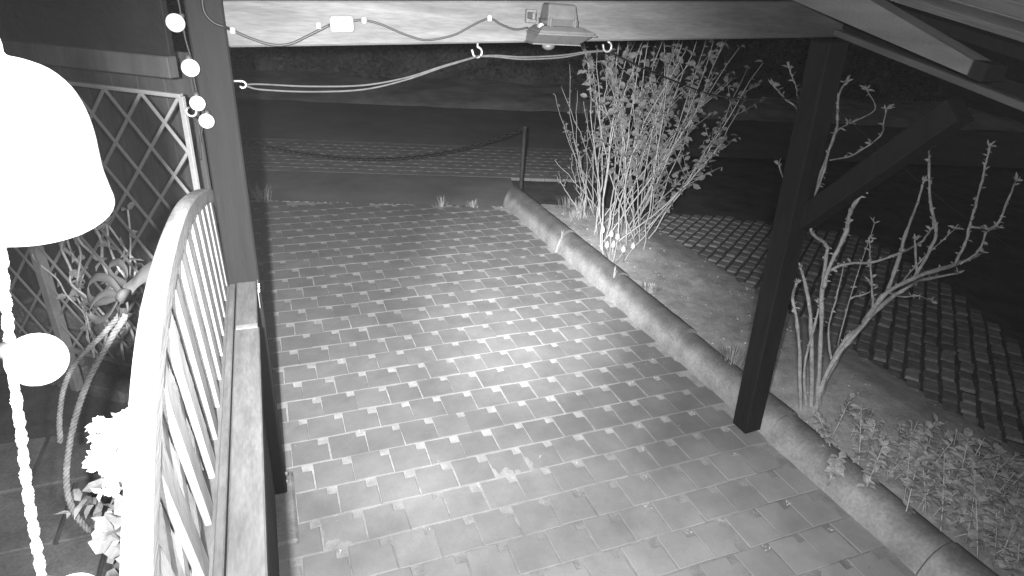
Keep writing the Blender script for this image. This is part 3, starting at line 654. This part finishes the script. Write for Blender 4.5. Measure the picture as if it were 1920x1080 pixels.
# climbing tendrils on the trellis
tv = thing('climbing_plant', 'thin dry climbing stems twined through the lower diamond trellis', 'plant', tp(.5, .5))
for q in range(9):
    s_, z = R(.3, .85), .55; pts = []
    for i in range(9):
        pts.append(tp(s_, z, R(-.03, .02))); s_ += R(-.07, .07); z += R(.06, .13)
    k = MB(); k.tube(smooth_path(pts, 4), R(.004, .007), 5); st_ = k.build('stem', 'vine', tv, True)
    k = MB()
    for p in pts[2:]:
        for a in range(2): k.leaf(p, V((R(-1, 1), R(-1, .2), R(-1, 1))), R(.03, .06), R(.02, .035), None, .2)
    k.build('leaves', 'leaf', tv)

# ================================================================== PLANTS
def facing(P): return V((FW.x, FW.y, 0)).normalized()
# tall multi-stemmed shrub
def shrub(name, label, stems, leafden, lsz, seed, rad=(.0048, .002), leafstart=.35, twigs=3, twl=(.12, .35)):
    random.seed(seed); base = sum((s_[0] for s_ in stems), V())/len(stems); t = thing(name, label, 'shrub', (base.x, base.y, .05))
    ks = MB(); kl = MB()
    for a, c in stems:
        L_ = (c-a).length; bend = V((R(-1, 1), R(-1, 1), 0))*L_*.06; n = 12; pts = []
        for i in range(n+1):
            f = i/n; p = a.lerp(c, f)+bend*math.sin(f*math.pi)+V((R(-1, 1), R(-1, 1), 0))*.013
            p += (c-a).normalized().cross(V((0, 0, 1)))*0; pts.append(p)
        r1 = R(.8, 1.25); ks.tube(pts, [(rad[0]*(1-i/n)+rad[1]*i/n)*r1 for i in range(n+1)], 5)
        dirs = (c-a).normalized(); nodes = []
        for i in range(n+1):
            if i/n >= leafstart: nodes.append((pts[i], i/n))
        for q in range(twigs):
            f = R(max(.3, leafstart), .95); i = int(f*n); p = pts[i]; d = (dirs*.8+V((R(-1, 1), R(-1, 1), R(-.1, .6)))).normalized(); l = R(*twl)
            tp_ = [p+d*l*j/4+V((0, 0, .03))*(j/4)**2+V((R(-1, 1), R(-1, 1), R(-1, 1)))*.006 for j in range(5)]
            ks.tube(tp_, [.0026, .0022, .0018, .0015, .001], 4)
            nodes += [(z_, 1) for z_ in tp_[1:]]
        for p, f in nodes:
            nl = leafden*(.35+f)
            cnt = int(nl)+(R(0, 1) < nl-int(nl))
            for q in range(cnt):
                d = (V((R(-1, 1), R(-1, 1), R(-.7, .8)))); s_ = R(*lsz); kl.leaf(p+V((R(-1, 1), R(-1, 1), R(-1, 1)))*.012, d, s_, s_*R(.6, .85), None, R(.05, .35))
    ks.build('stems', 'stem', t, True); kl.build('foliage', 'leaf', t)
    return t
random.seed(21)
BN2 = facing(0); stems = []
def planept(x, y, P, dd): return hit(x, y, P+BN2*dd, BN2)
Bc = V((3.32, 1.32, 0))
tips = [(1095, 75), (1120, 90), (1110, 130), (1150, 70), (1170, 50), (1190, 40), (1210, 60), (1225, 30), (1240, 70), (1255, 45), (1270, 60), (1290, 40), (1310, 55), (1330, 50), (1345, 75), (1360, 60), (1380, 90), (1395, 130), (1425, 118), (1400, 195), (1355, 268), (1300, 120), (1250, 120), (1215, 150), (1180, 110), (1160, 160), (1130, 190), (1200, 90), (1280, 100), (1340, 140), (1310, 310), (1375, 150), (1230, 200), (1270, 170), (1175, 200), (1140, 130), (1320, 180), (1240, 385), (1260, 330)]
for x, y in tips:
    a = gnd(R(1115, 1215), R(425, 475), .05); stems.append((a, planept(x+R(-6, 6), y+R(-6, 6), Bc, R(-.25, .35))))
shrub('tall_shrub', 'tall leafy shrub with many pale upright stems growing behind the kerb', stems, 1.25, (.035, .085), 5, (.0076, .0026), .40, 5, (.12, .34))
random.seed(22); stems = []
Bc2 = V((3.62, 2.30, 0))
for x, y in ((1042, 178), (1052, 165), (1068, 120), (1060, 230), (1085, 170), (1092, 190), (1040, 300), (1100, 210), (1110, 230), (1120, 170), (1078, 260), (1130, 240), (1045, 330), (1070, 290), (1115, 290), (1135, 300)):
    a = gnd(R(1085, 1135), R(385, 410), .05); stems.append((a, planept(x, y, Bc2, R(-.15, .2))))
shrub('slender_shrub', 'thin bare shoots with small leaves beside the tall shrub, towards the chain post', stems, .75, (.022, .042), 8, (.0055, .0022), .25, 2, (.05, .14))

# pruned budding shrub at the right, traced branch by branch
random.seed(31)
def traced(name, label, lines, P, bud=(.015, .03), spur=.6, nspike=5):
    t = thing(name, label, 'shrub', (P.x, P.y, .05)); kb = MB(); ksp = MB()
    for ln_, ra, rb, dd in lines:
        pts = [planept(x, y, P, dd+.03*i*(R(-1, 1)))for i, (x, y) in enumerate(ln_)]
        sp_ = smooth_path(pts, 5); n = len(sp_)
        sp_ = [p+V((R(-1, 1), R(-1, 1), R(-1, 1)))*.0025 for p in sp_]
        k = MB(); k.tube(sp_, [(ra+(rb-ra)*i/(n-1))*1.3*R(.8, 1.3) for i in range(n)], 7); k.build('branch', 'vine', t, True)
        for i in range(2, n):
            if R(0, 1) < spur:
                for q in range(random.choice((1, 1, 2))):
                    kb.leaf(sp_[i], V((R(-1, 1), R(-1, 1), R(-.2, 1))), R(*bud)*1.2, R(.010, .018), None, .3)
        for q in range(nspike):
            kb.leaf(sp_[-1], V((R(-1, 1), R(-1, 1), R(0, 1.2))), R(bud[1]*.8, bud[1]*1.7), R(.010, .018), None, .3)
    tag(kb.build('buds', 'vine', t), kind='stuff'); return t
VP = V((3.09, -1.47, 0))
lines = [
 ([(1502, 800), (1500, 684), (1494, 598), (1486, 557), (1494, 531)], .0085, .005, 0),
 ([(1521, 790), (1521, 614), (1510, 533), (1500, 500)], .010, .005, .03),
 ([(1530, 790), (1539, 643), (1541, 561), (1548, 490), (1550, 460), (1520, 432), (1545, 400), (1565, 382)], .010, .004, -.03),
 ([(1528, 795), (1541, 730), (1582, 643), (1614, 614), (1635, 582), (1663, 549), (1724, 517), (1790, 497), (1842, 475)], .015, .007, .05),
 ([(1520, 790), (1555, 690), (1600, 632), (1650, 575), (1700, 540), (1730, 525), (1795, 512)], .012, .005, -.02),
 ([(1545, 540), (1550, 515), (1570, 470), (1587, 435), (1592, 405), (1610, 370), (1630, 345)], .009, .007, -.02),
 ([(1547, 512), (1585, 495), (1635, 492), (1680, 477), (1725, 455), (1750, 425)], .006, .004, 0),
 ([(1663, 549), (1685, 485), (1700, 435), (1720, 380), (1732, 340)], .008, .004, .05),
 ([(1715, 520), (1745, 465), (1755, 435), (1745, 380), (1742, 325), (1742, 275)], .008, .0035, .05),
 ([(1790, 497), (1812, 450), (1820, 415), (1835, 365), (1845, 320), (1855, 275)], .006, .004, .08),
 ([(1720, 517), (1715, 450)], .006, .0035, .05), ([(1637, 580), (1635, 540), (1632, 490), (1630, 445)], .005, .003, .02),
 ([(1663, 549), (1696, 557), (1724, 555), (1747, 566)], .004, .002, .03),
 ([(1820, 425), (1865, 425), (1890, 375), (1905, 340)], .005, .003, .1), ([(1560, 680), (1553, 620), (1568, 560), (1582, 500)], .005, .0025, .05),
 ([(1570, 650), (1600, 540), (1640, 420)], .003, .0015, .1), ([(1512, 770), (1508, 690), (1530, 600), (1538, 570)], .007, .004, .04), ([(1800, 495), (1835, 470), (1850, 435), (1872, 428)], .005, .003, .1),
 ([(1594, 560), (1635, 545), (1630, 530)], .004, .002, .05), ([(1690, 530), (1735, 480), (1790, 430)], .003, .002, .1)]
traced('pruned_shrub', 'bare pruned shrub with knobbly budding branches right of the dark carport post', lines, VP)
VQ = V((3.35, -.65, 0))
lines = [
 ([(1440, 640), (1470, 520), (1505, 420), (1542, 330), (1555, 280), (1570, 245), (1592, 232)], .008, .004, 0),
 ([(1450, 640), (1480, 500), (1530, 350), (1566, 250), (1570, 220), (1572, 180), (1585, 155)], .008, .005, .1),
 ([(1556, 300), (1600, 290), (1650, 255), (1657, 230), (1662, 205)], .004, .004, .1), ([(1592, 232), (1640, 205), (1625, 170)], .003, .002, .1),
 ([(1440, 640), (1465, 500), (1490, 350), (1500, 222), (1472, 185), (1450, 160)], .007, .003, .2), ([(1500, 222), (1497, 190), (1493, 165), (1480, 130)], .004, .003, .2), ([(1494, 168), (1505, 165), (1520, 155)], .003, .003, .2),
 ([(1435, 640), (1455, 500), (1472, 400), (1472, 350), (1460, 310)], .006, .003, .15)]
traced('budding_shrub', 'sparse shrub with leaf buds reaching up behind the dark carport post', lines, VQ, (.02, .038), .35, 9)
# thin wire across the right
wa = planept(1520, 158, VP, .3); wb = planept(1860, 440, VP, .0)
k = MB(); k.tube(smooth_path([wa, planept(1602, 235, VP, .2), planept(1730, 345, VP, .1), planept(1800, 400, VP, .05), wb, planept(1990, 530, VP, -.1)]), .0022, 5)
tag(k.build('training_wire', 'cable', None, True), 'thin wire stretched slantwise through the bare pruned shrub', 'wire')

# leafy ground cover in the near bed
random.seed(44); k = MB(); ks = MB()
def shoot(p, h, lean, nl, ls):
    top = p+V((lean.x, lean.y, h)); pts = [p.lerp(top, f)+V((lean.x, lean.y, 0))*.25*f*f for f in (0, .25, .5, .75, 1)]
    ks.tube(pts, [.004, .0035, .003, .0025, .002], 4)
    for i in range(nl):
        f = R(.15, 1)**.8; q = p.lerp(top, f)+V((lean.x, lean.y, 0))*.25*f*f; a = R(0, 6.28)
        s_ = R(*ls); k.leaf(q, V((math.cos(a), math.sin(a), R(-.25, .7))), s_, s_*R(.55, .8), V((R(-.3, .3), R(-.3, .3), 1)), R(.0, .25))
for i in range(1000):
    px, py = R(1500, 2000), R(760, 1180)
    lim = 770+(px-1500)*.30
    if py < lim+R(-40, 40) or px < 1505+(py-780)*.86: continue
    p = gnd(px, py+60, .06)
    if p.x < KX+.30: continue
    shoot(p, R(.12, .36), V((R(-1, 1), R(-1, 1), 0))*.09, random.randint(14, 26), (.032, .060))
for px, py, h in ((1560, 800, .25), (1600, 830, .35), (1650, 840, .38), (1620, 870, .32), (1700, 880, .40), (1740, 900, .36), (1790, 900, .42), (1840, 900, .45), (1690, 930, .34), (1560, 840, .2), (1880, 980, .4), (1760, 960, .38), (1830, 1000, .4)):
    p = gnd(px+R(-8, 8), py+70, .06); shoot(p, h, V((R(-.5, 1), R(-.5, 1), 0))*.16, 42, (.032, .062))
g = k.build('ground_cover', 'leaf2'); tag(g, 'low leafy plants spreading over the garden bed along the kerb', 'ground cover', kind='stuff')
o = ks.build('stems', 'stem', g, True)
# grass tufts and weeds
def tuft(label, p, n, h, spread, wd=.004, name='grass_tuft', m_='grass'):
    k = MB(); p = V(p)
    for i in range(n):
        a = R(0, 6.28); q = p+V((math.cos(a), math.sin(a), 0))*R(0, spread); l = V((math.cos(a), math.sin(a), 0))*R(.0, .5)*h; hh = h*R(.5, 1)
        sd_ = V((-math.sin(a), math.cos(a), 0))*wd; m1 = q+l*.35+V((0, 0, hh*.6)); t_ = q+l+V((0, 0, hh))
        k.raw([q-sd_, q+sd_, m1+sd_*.8, m1-sd_*.8, t_], [(0, 1, 2, 3), (3, 2, 4)])
    return tag(k.build(name, m_), label, 'grass')
random.seed(50)
tuft('spiky pale grass tuft growing behind the kerb next to the dark carport post', gnd(1368, 690, .08), 70, .17, .09)
tuft('small weed tuft growing at the foot of the chain post', (2.80, 2.86, -.01), 60, .13, .10, .006)
tuft('low weeds at the path end, left of the chain post', (2.30, 3.02, -.01), 40, .10, .09, .006)
tuft('thin weeds on the far path edge behind the middle of the chain', (1.95, 3.13, -.01), 36, .12, .08, .006)
tuft('weed tuft at the far path corner behind the brown post', (-.05, 3.74, -.01), 60, .20, .14, .007)
tuft('dry grass around the feet of the slender shrub shoots', gnd(1085, 400, .06), 150, .16, .28, .005)
tuft('short grass under the stems of the tall shrub', gnd(1165, 455, .06), 160, .15, .25, .005)
tuft('little weed sprouting from the kerb joint', (KX+.06, .43, .17), 16, .10, .02, .004)
tuft('pale weed in the kerb joint beside the grass tuft', (KX+.03, -.55, .06), 18, .11, .03, .004)
tuft('weed in the kerb joint by the slender shrub', (KX+.05, 1.45, .15), 12, .10, .02, .004)
tuft('small leaves fringing the kerb edge behind the white tulips', gnd(1220, 545, .08), 70, .07, .10, .012, 'weed', 'leaf2')
random.seed(71); k = MB()
for x, y in cells[:150]:                         # sprouts in the corner gaps
    if R(0, 1) < .28 and y < .3:
        c = V((x+A/2-.025, y+A/2-.025, 0))
        for q in range(random.randint(2, 7)): k.leaf(c+V((R(-.02, .02), R(-.02, .02), -.004)), V((R(-1, 1), R(-1, 1), R(.1, 1))), R(.008, .022), R(.004, .009), None, .2)
tag(k.build('joint_moss', 'leaf2'), 'tiny sprouts in the corner gaps of the paving', 'moss', kind='stuff')
k = MB()
for i in range(170):
    x, y = (R(0, 2.6), R(-2.6, 2.9)) if i < 80 else (2.6-abs(random.gauss(0, .12)), R(-2.6, 2.9)); s_ = R(.006, .022)
    k.leaf((x, y, .003+R(0, .003)), V((R(-1, 1), R(-1, 1), R(-.1, .2))), s_, s_*R(.3, .7), V((0, 0, 1)), R(0, .3))
tag(k.build('leaf_litter', 'sett'), 'scattered leaf bits and grit on the paved path', 'litter', kind='stuff')
k = MB()
for i in range(420):
    x, y = R(2.9, 4.1), R(-2.6, 2.4); s_ = R(.005, .015)*R(.5, 1.2); c = V((x, y, .07+.03*math.sin(x*3.1)*math.cos(y*2.3) if x < 3.7 else .07*max(0, 1-(x-3.7)/.5)))
    ax = [V((R(-1, 1), R(-1, 1), R(-1, 1))).normalized()*s_*R(.6, 1) for _ in range(6)]
    k.raw([c+V((s_, 0, 0))+ax[0]*.3, c+V((0, s_, 0))+ax[1]*.3, c+V((-s_, 0, 0))+ax[2]*.3, c+V((0, -s_, 0))+ax[3]*.3, c+V((0, 0, s_*.8))+ax[4]*.2, c-V((0, 0, s_*.5))], [(0, 1, 4), (1, 2, 4), (2, 3, 4), (3, 0, 4), (1, 0, 5), (2, 1, 5), (3, 2, 5), (0, 3, 5)])
tag(k.build('soil_clods', 'bed'), 'small clods and stones on the garden bed', 'clods', kind='stuff')
# tulips
tb = gnd(1150, 494, .06)
for i, (x, y) in enumerate(((1130, 432), (1146, 440), (1158, 445), (1138, 460), (1150, 459), (1169, 468), (1187, 462))):
    hp = planept(x, y, tb, R(-.06, .08)); bp = V((tb.x+(hp.x-tb.x)*.55+R(-.02, .02), tb.y+(hp.y-tb.y)*.55+R(-.02, .02), .06))
    t = thing('tulip', 'white tulip in the small clump between tall shrub and kerb', 'flower', bp, 'white tulips by the kerb')
    k = MB(); k.tube(smooth_path([bp, bp.lerp(hp, .5)+V((R(-.01, .01), R(-.01, .01), 0)), hp-V((0, 0, .024))], 4), .0035, 6); k.build('stem', 'stem', t, True)
    k = MB(); sp2 = R(.85, 1.1)
    for a in range(6):
        an = a*math.pi/3+R(-.1, .1); d = V((math.cos(an), math.sin(an), 0)); sd_ = V((-d.y, d.x, 0)); c = hp-V((0, 0, .034))
        P_ = [c, c+d*.016*sp2+V((0, 0, .022))-sd_*.013, c+d*.016*sp2+V((0, 0, .022))+sd_*.013, c+d*.017*sp2+V((0, 0, .050))-sd_*.011, c+d*.017*sp2+V((0, 0, .050))+sd_*.011, c+d*.007+V((0, 0, .078))]
        k.raw(P_, [(0, 2, 1), (1, 2, 4, 3), (3, 4, 5)])
    k.build('bloom', 'petal', t)
    k = MB()
    for a in range(2): k.leaf(bp, V((R(-1, 1), R(-1, 1), 1.8)), R(.12, .17), .028, None, .2)
    k.build('leaf', 'leaf', t)
# far hedge
random.seed(60); k = MB()
for i in range(15000):
    a = R(-13, 15); hgt = 2.6+.5*math.sin(a*.9)+.4*math.sin(a*2.3+1); z = R(.05, 1)**.8*hgt; bb = 10.2+R(-.35, .45)+.35*math.sin(a*1.7+z*1.3); p = st(a, bb, z)
    s_ = R(.10, .24); k.leaf(p, V((R(-1, 1), R(-1, .4), R(-.6, .8))), s_, s_*.7, None, .2)
tag(k.build('hedge', 'hedge'), 'long dark hedge on the far side of the street', 'hedge')
k = MB(); k.v = []; n = 60
vs_ = []
for i in range(n+1):
    for j in range(6):
        a = -13+28*i/n; hgt = 2.5+.5*math.sin(a*.9)+.4*math.sin(a*2.3+1); z = hgt*j/5*.96; vs_.append(st(a, 10.45+.35*math.sin(a*1.7+z*1.3)+R(-.1, .1), z))
k.raw(vs_, [(i*6+j, (i+1)*6+j, (i+1)*6+j+1, i*6+j+1) for i in range(n) for j in range(5)])
h = [o for o in bpy.data.objects if o.name == 'hedge'][0]; k.build('inner_branches', 'hedge', h, True)

# ------------------------------------------------------------------ thin haze volume added to imitate the lens veil of the infrared lamp
vm_ = bpy.data.materials.new('veil_haze'); vm_.use_nodes = True; N = vm_.node_tree.nodes; N.remove(N['Principled BSDF'])
pv = N.new('ShaderNodeVolumePrincipled'); pv.inputs['Color'].default_value = (.9, .9, .9, 1); pv.inputs['Density'].default_value = .00032; pv.inputs['Anisotropy'].default_value = 0.0
vm_.node_tree.links.new(pv.outputs[0], N['Material Output'].inputs['Volume'])
k = MB(); k.box((-260, -260, -1.1), (260, 260, 4.2)); me = bpy.data.meshes.new('haze'); me.from_pydata(k.v, [], k.f); me.materials.append(vm_)
hz = bpy.data.objects.new('haze', me); col.objects.link(hz); tag(hz, 'thin haze added as a glare veil over the night garden', 'mist', kind='stuff')
